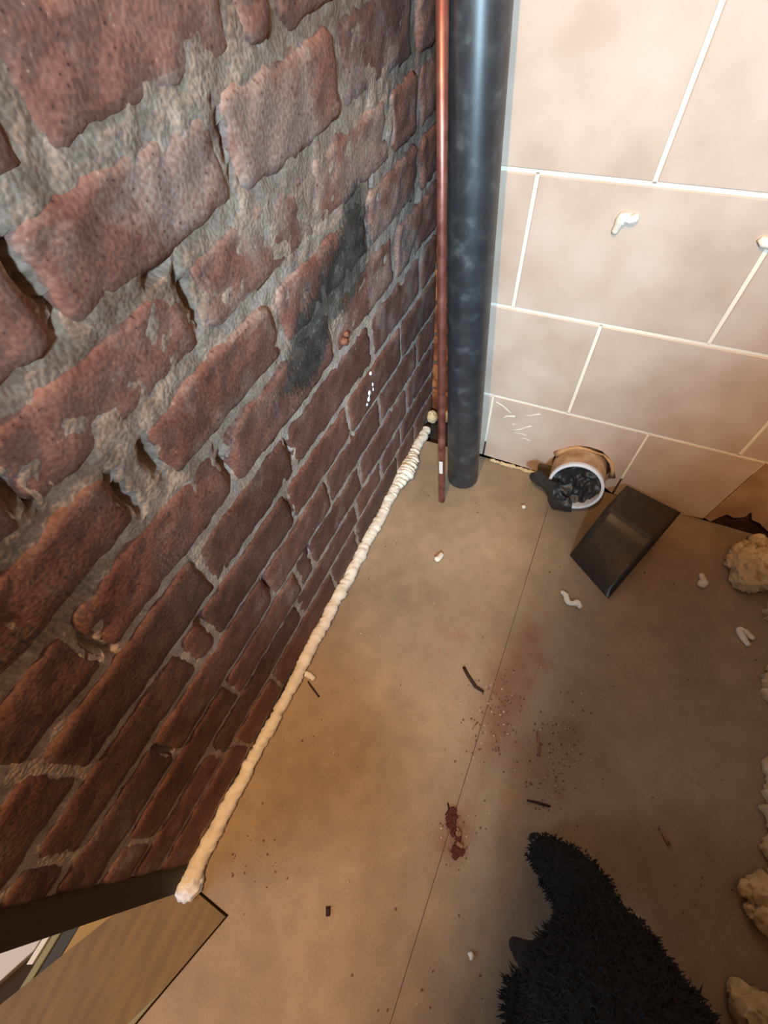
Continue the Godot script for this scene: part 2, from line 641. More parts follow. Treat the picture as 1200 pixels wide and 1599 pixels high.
	# the upper wall above the frame
	obj("upper_brickwork", block(Vector3(-0.06, WALL_H, -0.22), Vector3(-0.002, 2.4, 0.996), 0.002), mat(Color(0.36, 0.24, 0.2), 0.95), wall)
	# perpend joints of each course, read along the wall from the corner
	var joints := [
		[-0.11, 0.02, 0.13, 0.35, 0.46, 0.68, 0.79, 0.985],
		[-0.11, 0.10, 0.21, 0.33, 0.565, 0.815, 0.985],
		[-0.11, 0.06, 0.295, 0.49, 0.537, 0.73, 0.93, 0.985],
		[-0.11, 0.0, 0.19, 0.40, 0.59, 0.825, 0.985],
		[-0.11, 0.08, 0.30, 0.49, 0.687, 0.727, 0.94, 0.985],
		[-0.11, -0.02, 0.195, 0.452, 0.644, 0.86, 0.985],
		[-0.11, 0.092, 0.30, 0.55, 0.76, 0.87, 0.985],
		[-0.11, -0.01, 0.178, 0.405, 0.61, 0.65, 0.85, 0.985],
		[-0.11, -0.01, 0.093, 0.295, 0.503, 0.705, 0.92, 0.985],
		[-0.11, 0.0, 0.205, 0.408, 0.607, 0.82, 0.985],
		[-0.11, 0.0, 0.188, 0.303, 0.358, 0.56, 0.77, 0.985],
		[-0.11, 0.1, 0.31, 0.52, 0.73, 0.985],
		[-0.11, 0.0, 0.2, 0.42, 0.63, 0.84, 0.985],
		[-0.11, 0.1, 0.31, 0.52, 0.73, 0.985],
	]
	# joints that are open, and bricks that stand back or are broken: tones random, lighter in upper courses, darkest a third up
	for c in joints.size():
		var js: Array = joints[c]
		for k in js.size() - 1:
			var gap := lerpf(0.0016, 0.0036, smooth(3.0, 7.0, c))
			var za: float = js[k] + gap
			var zb: float = js[k + 1] - gap
			if zb - za < 0.018:
				continue
			var tone := 0.72 + 0.5 * rng.randf()
			var hue := rng.randf_range(-0.06, 0.06)
			var face := rng.randf_range(-0.0015, 0.0035)
			if c in [4, 5]:
				tone *= 0.8
			elif c <= 3:
				tone *= 0.95
			elif c >= 8:
				tone *= 1.1
			if c == 7 and za > 0.6 and zb < 0.66:
				face = -0.012
			var col := Color(tone * (1.0 + hue), tone, tone * (1.0 - hue))
			obj("brick", brick_mesh(za, zb, c, face, col), clay, wall)

func brick_mesh(za: float, zb: float, c: int, face: float, col: Color) -> ArrayMesh:
	var nu := clampi(int((zb - za) / 0.009), 4, 26)
	var nv := 9
	var rows := []
	var uvs := []
	var cols := []
	var gap := lerpf(0.0015, 0.0034, smooth(3.0, 7.0, c))
	for j in range(-1, nv + 2):
		var row := []
		var ur := []
		var cr := []
		for i in range(-1, nu + 2):
			var side := i < 0 or j < 0 or i > nu or j > nv
			var fu := clampf(float(i) / nu, 0, 1)
			var fv := clampf(float(j) / nv, 0, 1)
			var z := lerpf(za, zb, fu)
			var y0 := line_y(c, z) + gap
			var y1 := line_y(c + 1, z) - gap
			var y := lerpf(y0, y1, fv)
			# ragged arris and rounded corners
			var ez := minf(z - za, zb - z)
			var ey := minf(y - y0, y1 - y)
			var e := minf(ez, ey)
			var rag := maxf(0.0, 0.0045 * na.get_noise_2d(z * 30.0 + c * 7.0, y * 30.0) + 0.0022)
			var cm := Vector2(z - (za + zb) / 2.0, y - (y0 + y1) / 2.0)
			var flat := lerpf(1.0, 0.38, smooth(0.56, 0.42, y))
			var pull := rag * (0.25 + 0.75 * flat) * (1.0 - smooth(0.0, 0.012, e))
			var corner := maxf(0.0, 0.012 - Vector2(ez, ey).length()) * 0.45 * flat
			z -= signf(cm.x) * (pull * (1.0 if ez < ey + 0.001 else 0.0) + corner)
			y -= signf(cm.y) * (pull * (1.0 if ey <= ez + 0.001 else 0.0) + corner)
			var h := face * flat + 0.0035 * flat * nc.get_noise_2d(z * 22.0 + c * 3.0, y * 22.0) + 0.0012 * nb.get_noise_2d(z * 120.0, y * 120.0)
			h -= 0.0042 * (0.35 + 0.65 * flat) * pow(1.0 - smooth(0.0, 0.009 * (0.4 + 0.6 * flat), e), 1.6)
			h -= 0.009 * flat * maxf(0.0, na.get_noise_2d(z * 16.0 + 9.0, y * 16.0 + c) - 0.42) * (1.0 - smooth(0.0, 0.03, e)) * 3.0
			if side:
				h = -0.03
			row.append(Vector3(h, y, z))
			ur.append(Vector2((z - WALL_Z0) / 1.12, (WALL_H - y) / WALL_H))
			cr.append(col)
		rows.append(row)
		uvs.append(ur)
		cols.append(cr)
	return grid(rows, uvs, cols)

# ---- tiled wall
func ragged(pts: Array, amp: float, seg := 0.006) -> PackedVector2Array:
	var out := PackedVector2Array()
	for k in pts.size() - 1:
		var a: Vector2 = pts[k]
		var b: Vector2 = pts[k + 1]
		var n := maxi(1, int(a.distance_to(b) / seg))
		for i in n:
			var p := a.lerp(b, float(i) / n)
			if i > 0 or k > 0:
				p += Vector2(na.get_noise_2d(p.x * 180.0, p.y * 180.0), na.get_noise_2d(p.x * 180.0 + 40.0, p.y * 180.0)) * amp
			out.append(p)
	out.append(pts[-1])
	return out

func tile_wall() -> void:
	var wall := setting("wall_back")
	var glaze := mat(Color.WHITE, 0.38)
	glaze.albedo_texture = noise_tex(0.006, 31, [[0.0, Color(0.73, 0.64, 0.57)], [0.35, Color(0.765, 0.68, 0.615)], [0.6, Color(0.785, 0.705, 0.645)], [1.0, Color(0.81, 0.74, 0.685)]], 768, 5)
	tri(glaze, 1.7)
	var smeared := mat(Color.WHITE, 0.85)
	smeared.albedo_texture = noise_tex(0.012, 33, [[0.0, Color(0.58, 0.44, 0.32)], [0.5, Color(0.66, 0.52, 0.39)], [1.0, Color(0.74, 0.62, 0.5)]], 512, 5)
	tri(smeared, 2.0)
	var grout := mat(Color(0.93, 0.89, 0.82), 0.9)
	var board := mat(Color.WHITE, 0.95)
	board.albedo_texture = noise_tex(0.03, 35, [[0.0, Color(0.16, 0.08, 0.05)], [0.6, Color(0.28, 0.15, 0.1)], [1.0, Color(0.4, 0.25, 0.17)]], 256, 4)
	tri(board, 3.0)
	var onz := func(p: Vector2, d: float) -> Vector3: return Vector3(p.x, p.y, d)
	obj("backing", block(Vector3(0.105, -0.02, -0.075), Vector3(0.9, 2.4, -0.022), 0.001), board, wall)
	var th := 0.2051
	var y3 := 0.2059
	var g := 0.003
	# grout lines
	var st := SurfaceTool.new()
	st.begin(Mesh.PRIMITIVE_TRIANGLES)
	for r in 6:
		var y := y3 + r * th
		add_block(st, Vector3(0.108, y - g, -0.022), Vector3(0.82, y + g, -0.0016), 0.0004)
	for r in 6:
		var y0 := y3 + (r - 1) * th
		if r == 0:
			y0 = 0.06
		for x in tile_joints(r):
			if r == 0 and x > 0.6:
				add_block(st, Vector3(x - g, 0.17, -0.022), Vector3(x + g, y3, -0.0016), 0.0004)
				continue
			add_block(st, Vector3(x - g, y0, -0.022), Vector3(x + g, y3 + r * th, -0.0016), 0.0004)
	st.generate_normals()
	obj("grout", st.commit(), grout, wall)
	for r in range(1, 6):
		var xs := [0.105]
		xs.append_array(tile_joints(r))
		xs.append(0.82)
		for k in xs.size() - 1:
			var a: float = xs[k] + (g if k > 0 else 0.0)
			var b: float = xs[k + 1] - g
			var y0 := y3 + (r - 1) * th + g
			var y1 := y3 + r * th - g
			obj("tile", prism(PackedVector2Array([Vector2(a, y0), Vector2(b, y0), Vector2(b, y1), Vector2(a, y1)]), onz, -0.0218, 0.0, 0.0012), glaze, wall)
	# bottom course, cut and broken along the floor
	var top := y3 - g
	obj("tile", prism(PackedVector2Array([Vector2(0.105, 0.012), Vector2(0.1726, 0.012), Vector2(0.1726, top), Vector2(0.105, top)]), onz, -0.0218, 0.0, 0.0012), glaze, wall)
	var cut := ragged([Vector2(0.1772, 0.013), Vector2(0.245, 0.011), Vector2(0.32, 0.008), Vector2(0.333, 0.012)], 0.0016)
	for k in 13: # the hole knocked through for the waste pipe
		var a := PI + 0.55 - (PI + 1.1) * k / 12.0
		cut.append(Vector2(0.4, 0.066) + Vector2(cos(a), sin(a)) * (0.066 + 0.004 * na.get_noise_1d(k * 3.1)))
	cut.append_array(ragged([Vector2(0.464, 0.02), Vector2(0.4842, 0.006)], 0.001))
	cut.append(Vector2(0.4842, top))
	cut.append(Vector2(0.1772, top))
	obj("tile", prism(cut, onz, -0.0218, 0.0, 0.0), glaze, wall)
	cut = ragged([Vector2(0.4888, 0.005), Vector2(0.56, 0.007), Vector2(0.60, 0.004), Vector2(0.637, 0.002), Vector2(0.665, 0.006), Vector2(0.676, 0.008)], 0.0016)
	cut.append(Vector2(0.686, top))
	cut.append(Vector2(0.4888, top))
	obj("tile", prism(cut, onz, -0.0218, 0.0, 0.0), glaze, wall)
	cut = ragged([Vector2(0.678, 0.01), Vector2(0.692, 0.004), Vector2(0.697, 0.02), Vector2(0.707, 0.042), Vector2(0.722, 0.036), Vector2(0.734, 0.046), Vector2(0.739, 0.068), Vector2(0.751, 0.046), Vector2(0.765, 0.044), Vector2(0.79, 0.026), Vector2(0.818, 0.03)], 0.002)
	cut.append(Vector2(0.818, top))
	cut.append(Vector2(0.688, top))
	obj("tile", prism(cut, onz, -0.0218, -0.0006, 0.0), smeared, wall)
	# recess between the tiles and the old brickwork, its own back wall of bricks
	var nook := setting("wall_recess")
	var old := mat(Color.WHITE, 0.9)
	old.albedo_texture = noise_tex(0.02, 37, [[0.0, Color(0.3, 0.15, 0.08)], [0.45, Color(0.5, 0.27, 0.15)], [0.7, Color(0.62, 0.38, 0.22)], [1.0, Color(0.74, 0.55, 0.38)]], 256, 4)
	tri(old, 4.0)
	obj("backing", block(Vector3(-0.1, -0.02, -0.22), Vector3(0.3, 2.4, -0.116), 0.001), mat(Color(0.42, 0.33, 0.26), 0.95), nook)
	for r in 14:
		var y0 := 0.004 + r * 0.079
		var x := -0.02 if r % 2 == 0 else -0.06
		while x < 0.2:
			var w := 0.1 if r % 2 == 0 else 0.15
			obj("brick", block(Vector3(x + 0.005, y0 + 0.005, -0.13), Vector3(x + w - 0.005, y0 + 0.074, -0.105 + rng.randf_range(-0.002, 0.003)), 0.004), old, nook)
			x += w
	# paint scraped on the tile above the floor
	var white := mat(Color(0.9, 0.86, 0.8), 0.8)
	var marks := [[[0.183, 0.19], [0.2, 0.184], [0.219, 0.17]], [[0.204, 0.147], [0.212, 0.158], [0.229, 0.164]], [[0.249, 0.171], [0.262, 0.178], [0.279, 0.188]], [[0.23, 0.12], [0.247, 0.129], [0.258, 0.14], [0.268, 0.148]], [[0.235, 0.112], [0.25, 0.118], [0.264, 0.116]], [[0.252, 0.098], [0.262, 0.106], [0.274, 0.103]], [[0.226, 0.136], [0.232, 0.141]]]
	var sp := thing("paint_splash")
	for mk in marks:
		var pts := []
		var rr := []
		for p in mk:
			pts.append(Vector3(p[0], p[1], 0.0003))
			rr.append(0.0012 + 0.0016 * rng.randf())
		obj("smear", tube(pts, rr, 6, 0.0012, 300.0, 1.0), white, sp)
	for o in sp.get_children():
		o.scale = Vector3(1, 1, 0.35)
	tag(sp, "thin white paint scratches on the lowest tile, left of the waste pipe", "paint marks")

func tile_joints(r: int) -> Array:
	if r == 0:
		return [0.1749, 0.4865, 0.687]
	if r % 2 == 1:
		return [0.3315, 0.6432]
	return [0.1814, 0.4931, 0.8]

# ---- floor
func floor_boards() -> void:
	var fl := setting("floor")
	var W := 900
	var H := 1500 # 1 mm cells: x -0.02 .. 0.88, z -0.15 .. 1.35
	var f1 := field(W, H, 0.004, 51, 5)
	var f2 := field(W, H, 0.02, 52, 4)
	var f3 := field(W, H, 0.2, 53, 2)
	var out := PackedByteArray()
	out.resize(W * H * 3)
	var CW := 113
	var CH := 188
	var red := PackedFloat32Array()
	red.resize(CW * CH)
	for cy in CH:
		for cx in CW:
			var x := -0.02 + cx * 0.008
			var z := -0.15 + cy * 0.008
			red[cy * CW + cx] = 0.75 * blob(x, z, 0.38, 0.55, 0.05, 0.12) + 0.5 * blob(x, z, 0.4, 0.42, 0.05, 0.1) + 0.7 * blob(x, z, 0.362, 0.76, 0.035, 0.05) + 0.4 * blob(x, z, 0.49, 0.62, 0.04, 0.06) + 0.35 * blob(x, z, 0.25, 0.47, 0.06, 0.1)
	for j in H:
		var crow := mini(j / 8, CH - 1) * CW
		for i in W:
			var k := j * W + i
			var c := crow + mini(i / 8, CW - 1)
			var a := f1[k] / 255.0 - 0.5
			var b := f2[k] / 255.0 - 0.5
			var g := f3[k] / 255.0 - 0.5
			var l := 0.98 + 0.26 * a + 0.14 * b + 0.1 * g
			var r := 153.0 * l
			var gg := 132.0 * l
			var bb := 108.0 * l
			var m := clampf(red[c] * 1.1 + b * 0.9 - 0.22, 0.0, 0.75)
			r = lerpf(r, 122.0, m); gg = lerpf(gg, 82.0, m); bb = lerpf(bb, 62.0, m)
			out[k * 3] = int(clampf(r, 8, 250))
			out[k * 3 + 1] = int(clampf(gg, 8, 250))
			out[k * 3 + 2] = int(clampf(bb, 8, 250))
	var m := mat(Color.WHITE, 0.72)
	m.albedo_texture = ImageTexture.create_from_image(Image.create_from_data(W, H, false, Image.FORMAT_RGB8, out))
	m.uv1_triplanar = true
	m.uv1_world_triplanar = true
	m.uv1_scale = Vector3(1.0 / 0.9, 1.0, 1.0 / 1.5)
	m.uv1_offset = Vector3(0.02 / 0.9, 0, 0.15 / 1.5)
	m.uv1_triplanar_sharpness = 8.0
	var ony := func(p: Vector2, d: float) -> Vector3: return Vector3(p.x, d, p.y)
	obj("floor_board", prism(PackedVector2Array([Vector2(0.001, -0.004), Vector2(0.35975, -0.004), Vector2(0.35975, 2.3), Vector2(-0.028, 2.3), Vector2(-0.028, 1.345), Vector2(0.038, 1.152), Vector2(0.0905, 0.9995), Vector2(0.001, 0.992)]), ony, -0.02, 0.0, 0.0006), m, fl)
	obj("floor_board", block(Vector3(0.36025, -0.02, -0.004), Vector3(0.82, 0.0, 2.3), 0.0008), m, fl)
	obj("subfloor", block(Vector3(-1.2, -0.08, -0.22), Vector3(0.9, -0.021, 2.3), 0.001), mat(Color(0.2, 0.15, 0.11), 0.95), fl)

# ---- doorway at the near end of the brick wall
func wood_tex(a: Color, b: Color, seed_: int) -> NoiseTexture2D:
	return noise_tex(0.01, seed_, [[0.0, a], [0.5, a.lerp(b, 0.5)], [1.0, b]], 512, 5)

func doorway() -> void:
	var post := setting("trim_1")
	var dark := mat(Color.WHITE, 0.7)
	dark.albedo_texture = wood_tex(Color(0.10, 0.06, 0.045), Color(0.2, 0.125, 0.09), 61)
	tri(dark, 3.0)
	dark.uv1_scale = Vector3(14, 1.5, 14)
	obj("door_post", block(Vector3(-0.09, 0.0, 0.972), Vector3(0.004, 2.4, 1.012), 0.003), dark, post)
	var sill := setting("trim_2")
	var wood := mat(Color.WHITE, 0.65)
	wood.albedo_texture = wood_tex(Color(0.38, 0.285, 0.12), Color(0.48, 0.37, 0.175), 62)
	wood.uv1_triplanar = true
	wood.uv1_world_triplanar = true
	wood.uv1_scale = Vector3(9, 4, 1.4)
	var ony := func(p: Vector2, d: float) -> Vector3: return Vector3(p.x, d, p.y)
	obj("threshold_board", prism(PackedVector2Array([Vector2(0.088, 1.002), Vector2(0.0365, 1.151), Vector2(-0.03, 1.345), Vector2(-0.225, 1.345), Vector2(-0.157, 1.222), Vector2(-0.078, 1.082), Vector2(-0.035, 1.014), Vector2(0.0, 0.9945)]), ony, -0.02, 0.004, 0.0015), wood, sill)
	var edge := mat(Color(0.5, 0.47, 0.33), 0.6)
	obj("edge_strip", prism(PackedVector2Array([Vector2(0.0535, 1.1), Vector2(0.0366, 1.151), Vector2(-0.0298, 1.345), Vector2(-0.037, 1.345), Vector2(0.029, 1.151)]), ony, -0.02, 0.0045, 0.0005), edge, sill)
	var hall := setting("floor_hall")
	var pale := mat(Color(0.74, 0.7, 0.66), 0.45)
	obj("floor_tile", prism(PackedVector2Array([Vector2(-0.16, 1.02), Vector2(-0.16, 1.16), Vector2(-0.24, 1.34), Vector2(-0.5, 1.34), Vector2(-0.5, 1.02)]), ony, -0.02, -0.004, 0.001), pale, hall)
	obj("floor_tile", block(Vector3(-1.2, -0.02, 1.02), Vector3(-0.504, -0.004, 2.3), 0.001), pale, hall)
	obj("grout_strip", prism(PackedVector2Array([Vector2(-0.158, 1.02), Vector2(-0.15, 1.02), Vector2(-0.15, 1.172), Vector2(-0.158, 1.176)]), ony, -0.02, -0.0035, 0.0005), mat(Color(0.85, 0.84, 0.82), 0.8), hall)
	obj("floor_tile", prism(PackedVector2Array([Vector2(-0.148, 1.02), Vector2(-0.138, 1.02), Vector2(-0.138, 1.2), Vector2(-0.148, 1.2)]), ony, -0.02, -0.006, 0.001), mat(Color(0.52, 0.5, 0.36), 0.7), hall)
	obj("floor_strip", prism(PackedVector2Array([Vector2(-0.137, 1.02), Vector2(-0.118, 1.02), Vector2(-0.118, 1.2), Vector2(-0.137, 1.2)]), ony, -0.02, -0.008, 0.001), mat(Color(0.2, 0.19, 0.17), 0.7), hall)
	obj("floor_board", prism(PackedVector2Array([Vector2(-0.117, 1.02), Vector2(-0.03, 1.02), Vector2(-0.08, 1.1), Vector2(-0.117, 1.18)]), ony, -0.02, -0.006, 0.001), mat(Color(0.6, 0.48, 0.26), 0.7), hall)
	obj("floor_board", block(Vector3(-0.5, -0.02, 1.35), Vector3(0.09, -0.003, 2.3), 0.001), mat(Color(0.5, 0.42, 0.34), 0.8), hall)

# ---- pipes
func lathe_on(profile: Array, base: Vector3, dir: Vector3, sides := 32, wob := 0.0) -> ArrayMesh:
	# profile: [radius, distance along]
	dir = dir.normalized()
	var u := dir.cross(Vector3(0, 0, 1) if absf(dir.z) < 0.8 else Vector3(0, 1, 0)).normalized()
	var v := dir.cross(u).normalized()
	var rows := []
	for p in profile:
		var row := []
		for k in sides:
			var a := TAU * k / sides
			var r: float = p[0]
			if wob > 0:
				r += wob * na.get_noise_3d(cos(a) * 3.0, sin(a) * 3.0, p[1] * 40.0)
			row.append(base + dir * p[1] + (u * cos(a) + v * sin(a)) * r)
		rows.append(row)
	return grid(rows, [], [], true)

func pipes() -> void:
	# black pipe offcut, standing on the floor and leaning into the corner
	var b := Vector3(0.15, 0.0, 0.080)
	var t := Vector3(0.093, 0.779, 0.042)
	var d := (t - b).normalized()
	var black := mat(Color.WHITE, 0.45)
	black.metallic_specular = 0.65
	black.albedo_texture = noise_tex(0.02, 71, [[0.0, Color(0.115, 0.13, 0.145)], [0.5, Color(0.16, 0.18, 0.2)], [0.7, Color(0.2, 0.225, 0.245)], [1.0, Color(0.38, 0.4, 0.41)]], 512, 5)
	tri(black, 2.4)
	black.roughness_texture = noise_tex(0.03, 72, [[0.0, Color(0.8, 0.8, 0.8)], [1.0, Color(1, 1, 1)]], 256, 4)
	var p := thing("black_pipe")
	obj("pipe_wall", lathe_on([[0.0335, 0.96], [0.0335, 0.02], [0.0335, 0.002], [0.0345, 0.0006], [0.0355, 0.0012], [0.036, 0.003], [0.036, 0.5], [0.036, 0.957], [0.0352, 0.96], [0.0335, 0.96]], b + d * 0.0028, d, 48), black, p)
	tag(p, "fat black plastic pipe standing upright in the corner, leaning on the tiles", "pipe")
	# copper pipe
	var cb := Vector3(0.1258, 0.0, 0.1615)
	var ct := Vector3(0.0605, 0.789, 0.0735)
	var cd := (ct - cb).normalized()
	var cop := mat(Color.WHITE, 0.42, 0.75)
	cop.albedo_texture = noise_tex(0.03, 73, [[0.0, Color(0.46, 0.28, 0.25)], [0.5, Color(0.60, 0.39, 0.35)], [1.0, Color(0.76, 0.55, 0.50)]], 256, 4)
	tri(cop, 4.0)
	var c := thing("copper_pipe")
	obj("pipe_wall", lathe_on([[0.0063, 0.9], [0.0063, 0.001], [0.0072, 0.0004], [0.0075, 0.001], [0.0075, 0.3], [0.0075, 0.6], [0.0075, 0.9], [0.0063, 0.9]], cb + cd * 0.001, cd, 24), cop, c)
	var st := SurfaceTool.new()
	st.begin(Mesh.PRIMITIVE_TRIANGLES)
	var rows := []
	var u := cd.cross(Vector3(0.25, 0, 1)).normalized()
	var v := u.cross(cd).normalized()
	for j in 5:
		var row := []
		for k in 7:
			var a := -0.75 + 1.1 * k / 6.0
			row.append(cb + cd * (0.098 + 0.036 * j / 4.0) + (u * sin(a) + v * cos(a)) * (0.0078))
		rows.append(row)
	var stk := obj("paper_sticker", grid(rows), mat(Color(0.86, 0.83, 0.8), 0.7), c)
	stk.set_meta("label", "small white paper sticker")
	tag(c, "thin copper pipe standing in the corner in front of the black pipe", "pipe")

# ---- waste pipe stub
func waste_stub() -> void:
	var rim := Vector3(0.395, 0.088, 0.082)
	var n := Vector3(0.0, 0.295, 0.955).normalized()
	var s := thing("waste_pipe")
	var dirty := mat(Color.WHITE, 0.6)
	dirty.albedo_texture = noise_tex(0.025, 75, [[0.0, Color(0.5, 0.36, 0.24)], [0.4, Color(0.68, 0.55, 0.42)], [0.7, Color(0.78, 0.68, 0.56)], [1.0, Color(0.86, 0.8, 0.72)]], 256, 4)
	tri(dirty, 4.0)
	var base := rim - n * 0.16
	obj("pipe_wall", lathe_on([[0.0565, 0.0], [0.0565, 0.05], [0.0565, 0.1], [0.0567, 0.149]], base, n, 48), dirty, s)
	var r := obj("rim", lathe_on([[0.0565, 0.148], [0.0568, 0.1525], [0.0568, 0.1585], [0.056, 0.16], [0.0515, 0.16], [0.0505, 0.1585], [0.0503, 0.14], [0.0503, 0.06]], base, n, 48), mat(Color(0.86, 0.88, 0.92), 0.45), s)
	r.set_meta("label", "clean white cut rim")
	tag(s, "white soil pipe stub sticking out of the tiled wall near the floor", "pipe")
	# black bag stuffed in the mouth
	var bag := thing("plastic_bag")
	var film := mat(Color(0.17, 0.165, 0.165), 0.46)
	var u := Vector3(1, 0, 0)
	var v := n.cross(u).normalized() # points down-ish
	v = -v if v.y < 0 else v
	var rows := []
	var ring := 15
	var seg := 48
	for j in ring + 1:
		var f := float(j) / ring
		var row := []
		for k in seg:
			var a := TAU * k / seg
			var rr := 0.0496 * f
			var q := rim - n * 0.003 + (u * cos(a) + v * sin(a)) * rr
			var fold := absf(na.get_noise_3dv(q * 24.0)) * 0.026 + 0.006 * sin(a * 5.0 + 7.0 * f) * f * (1.0 - f)
			q += n * (fold - 0.02 - 0.012 * (1.0 - f))
			row.append(q)
		rows.append(row)
	obj("stuffed_film", grid(rows, [], [], true), film, bag)
	# the part hanging out over the left and lower rim
	rows = []
	for j in 13:
		var f := float(j) / 12.0
		var row := []
		for k in 25:
			var g := float(k) / 24.0
			var a := lerpf(PI * 0.955, PI * 1.56, g)
			var reach := 0.030 + 0.040 * f
			var ear := exp(-pow((g - 0.13) / 0.13, 2.0)) * 0.028 + exp(-pow((g - 0.72) / 0.17, 2.0)) * 0.010
			reach += f * f * ear - 0.008 * f * exp(-pow((g - 0.43) / 0.12, 2.0))
			var q := rim + (u * cos(a) + v * sin(a)) * reach
			q += n * (0.008 * sin(PI * f) + 0.004 - 0.012 * f * f)
			q += n * 0.007 * na.get_noise_3dv(q * 50.0)
			q.y = maxf(q.y, 0.002)
			row.append(q)
		rows.append(row)
	var under := []
	for row in rows:
		var r2 := []
		for q in row:
			r2.append(q - n * 0.0012)
		under.append(r2)
	var st := SurfaceTool.new()
	st.begin(Mesh.PRIMITIVE_TRIANGLES)
	var nx := add_grid(st, rows, [], [], false, 0)
	under.reverse()
	add_grid(st, under, [], [], false, nx)
	st.generate_normals()
	obj("loose_flap", st.commit(), film, bag)
	tag(bag, "crumpled black plastic bag stuffed into the white soil pipe stub", "bag")
	# foam and plaster packed round the pipe where it leaves the wall
	var pack := thing("plaster_collar")
	var pm := mat(Color(0.78, 0.62, 0.45), 0.95)
	var bits := [[0.339, 0.085, 0.007], [0.347, 0.1, 0.006], [0.36, 0.113, 0.005], [0.376, 0.121, 0.0045], [0.395, 0.125, 0.003], [0.43, 0.119, 0.003], [0.45, 0.102, 0.004], [0.461, 0.082, 0.006], [0.464, 0.062, 0.007]]
	var pts := []
	var rr := []
	for q in bits:
		pts.append(Vector3(q[0], q[1], 0.001))
		rr.append(q[2])
	obj("plaster", tube(pts, rr, 10, 0.006, 90.0, 1.0), pm, pack)
	tag(pack, "broken tan plaster packed around the white pipe stub at the wall", "plaster")
	var sh := thing("packing_piece", Vector3(0.333, 0.0, 0.012))
	obj("body", block(Vector3(-0.019, 0.004, -0.004), Vector3(0.016, 0.05, 0.006), 0.001), mat(Color(0.3, 0.25, 0.19), 0.8), sh)
	sh.rotation.z = 0.12
	tag(sh, "small dark square packer wedged at the left of the white pipe stub", "packer")

# ---- bent black plastic offcut by the wall
func plastic_offcut() -> void:
	var A := Vector3(0.431, 0.002, 0.195)
	var C := Vector3(0.522, 0.002, 0.264)
	var B := Vector3(0.500, 0.060, 0.0125)
	var D := Vector3(0.616, 0.050, 0.036)
	var m := mat(Color.WHITE, 0.3)
	m.albedo_texture = noise_tex(0.05, 81, [[0.0, Color(0.175, 0.15, 0.135)], [0.6, Color(0.225, 0.195, 0.175)], [1.0, Color(0.285, 0.25, 0.225)]], 256, 3)
	tri(m, 5.0)
	var top := []
	var bot := []
	for j in 25:
		var f := j / 24.0
		var row := []
		var low := []
		for k in 9:
			var g := k / 8.0
			var p := A.lerp(C, g).lerp(B.lerp(D, g), f)
			p.y += 0.034 * sin(PI * pow(f, 0.85)) + 0.010 * exp(-pow((f - 0.54) / 0.07, 2.0))
			row.append(p)
			low.append(p + Vector3(-0.0006, -0.0022, -0.0006))
		top.append(row)
		bot.append(low)
	var ring := []
	for j in top.size():
		var row: Array = top[j].duplicate()
		var low: Array = bot[j].duplicate()
		low.reverse()
		row.append_array(low)
		ring.append(row)
	var t := thing("plastic_sheet_offcut")
	obj("curved_sheet", grid(ring, [], [], true), m, t)
	tag(t, "curved black plastic sheet offcut lying on the floor against the tiles", "plastic sheet")

